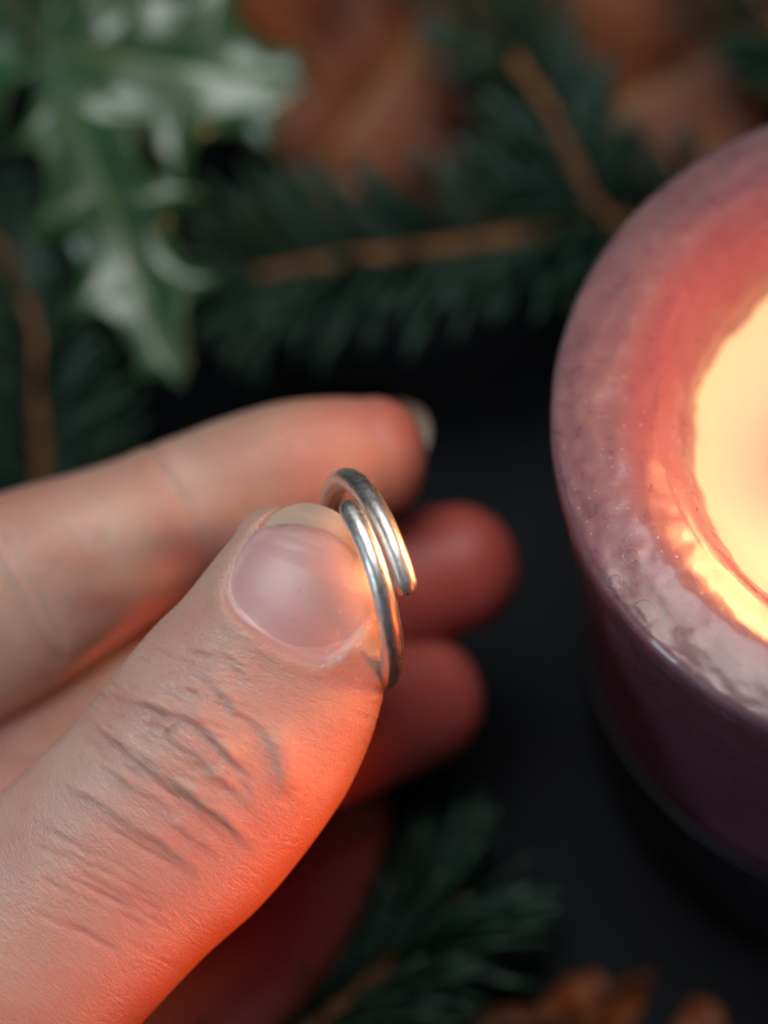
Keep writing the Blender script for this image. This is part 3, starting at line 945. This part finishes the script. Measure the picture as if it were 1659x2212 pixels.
# ---------------------------------------------------------------- holly sprig
def leaf_mesh(name, base, tip, nrm, width, spines, spike, fold, wave, thick=0.45, seed=0, curl=0.0, kind='holly', offs=0.0):
    base = np.asarray(base, float); tip = np.asarray(tip, float)
    Ld = tip - base; L = np.linalg.norm(Ld); y = Ld / L
    z = np.asarray(nrm, float); z = z - y * (z @ y); z /= np.linalg.norm(z); x = np.cross(y, z)
    nu, nv = 120, 24
    V = []; F = []; rib = []; edge = []
    for i in range(nu + 1):
        u = i / nu
        body = math.sin(math.pi * min(1, u * 0.94 + 0.06)) ** 0.75
        for j in range(-nv, nv + 1):
            q = j / nv; s = 1 if q > 0 else -1
            ph = u * spines + (0.25 if s > 0 else 0.0) + offs
            c = abs(math.sin(math.pi * ph))             # 0 at spine tips
            cusp = (1 - c) ** 2.0 if kind == 'holly' else c ** 0.6
            w = width * body * (1 - spike + 2 * spike * cusp * 1)
            if u > 0.93: w *= (1 - (u - 0.93) / 0.07) ** 0.8
            aq = abs(q)
            h = fold * aq * w - (fold * 0.9) * w * aq ** 3
            h += wave * aq ** 2 * (math.cos(2 * math.pi * ph * 0.5 + seed) * 1.0) * min(1, body * 1.3)
            h += curl * (u - 0.5) ** 2 * 4 - curl
            h += (0.25 if kind == 'holly' else 2.6) * noise.noise(Vector((u * 4, q * 2.2 + 7 * seed, seed * 3.1)))
            # spines lean towards the tip
            p = base + y * (u * L + 0.22 * width * cusp * aq ** 4 * body) + x * q * w + z * h
            V.append(p); rib.append(max(0, 1 - aq / 0.07) * (0.9 if kind == 'holly' else .5) + (0.35 if abs((u * 9 + aq * 2.2) % 1 - 0.5) < 0.05 and kind != 'holly' else 0)); edge.append(max(0, (aq - 0.95) / 0.05))
    n = 2 * nv + 1
    for i in range(nu):
        for j in range(n - 1):
            F.append([i * n + j, i * n + j + 1, (i + 1) * n + j + 1, (i + 1) * n + j])
    return np.array(V), F, rib, edge

def add_leaf(root, base, tip, nv_, width, spines, spike, fold, wave, mat, kind='holly', name='leaf', label=None, **kw):
    nw = R_ * nv_[0] + U_ * nv_[1] + N_ * nv_[2]
    V, F, rib, edge = leaf_mesh(name, base, tip, nw, width, spines, spike, fold, wave, kind=kind, **kw)
    me = mesh(name, V, F, origin=np.array(root.location) / S)
    set_attr(me, 'rib', rib); set_attr(me, 'edge', edge)
    o = link(name, me, mat, root)
    sm = o.modifiers.new('thickness', 'SOLIDIFY'); sm.thickness = 0.0005 if kind == 'holly' else 0.0004; sm.offset = 0
    if label: o['label'] = label
    return o

hb = at(105, 105, -54)
holly = empty('holly_sprig', hb)
tag(holly, 'glossy green holly sprig with spiny leaves in the top left corner', 'holly')
add_leaf(holly, at(95, 95, -54), at(660, 190, -56), (-0.03, 0.17, 0.97), 11.5, 3, 0.36, 0.16, 0.9, MT['holly'], seed=1, curl=1.5, offs=0.15)
add_leaf(holly, at(110, 130, -52), at(390, 835, -50), (-0.12, 0.27, 0.94), 7.8, 4, 0.33, 0.18, 0.7, MT['holly'], seed=2, curl=1.2, offs=0.1)
add_leaf(holly, at(120, 80, -58), at(420, -320, -62), (0.1, -0.2, 0.95), 9.0, 4, 0.42, 0.3, 2.0, MT['holly'], seed=3, curl=2.0)
add_leaf(holly, at(90, 90, -62), at(-330, 190, -70), (0.0, 0.1, 0.95), 9.0, 4, 0.42, 0.3, 2.0, MT['holly'], seed=4, curl=2.0)
sp = catmull([at(100, 100, -55), at(60, 40, -62), at(-30, -120, -76), at(-160, -330, -92)], 24)
V, F = tube(sp, np.linspace(1.1, 1.7, 24), 12)
link('stem', mesh('stem', V, F, origin=hb), MT['stem'], holly)

# ---------------------------------------------------------------- dry brown leaves
def dry_leaf(b, t, nv_, width, lobes, label, seed, **kw):
    root = empty('dry_leaf', b)
    tag(root, label, 'dry leaf', 'dry brown leaves')
    add_leaf(root, b, t, nv_, width, lobes, 0.20, 0.35, 4.0, MT['dry'], kind='dry', name='blade', seed=seed, **kw)
    V, F = tube(catmull([np.asarray(b) - (np.asarray(t) - b) * 0.22, np.asarray(b) - (np.asarray(t) - b) * 0.1 + [0, 0, 1], b], 12), np.linspace(0.6, 0.8, 12), 8)
    link('stalk', mesh('stalk', V, F, origin=b), MT['twig'], root)
dry_leaf(at(1010, -60, -84), at(640, 420, -76), (0.1, -0.05, 1), 16.5, 4, 'reddish brown dry leaf lying between the holly and the fir twigs', 5)
dry_leaf(at(1150, 340, -76), at(1760, 10, -80), (0.1, 0.05, 1), 18.0, 4, 'orange brown dry leaf behind the candle at the top right', 6)
dry_leaf(at(1000, 2250, -42), at(1680, 2370, -42), (0.0, 0.1, 1), 8.6, 5, 'orange brown dry leaf with scalloped edge at the bottom right', 7)
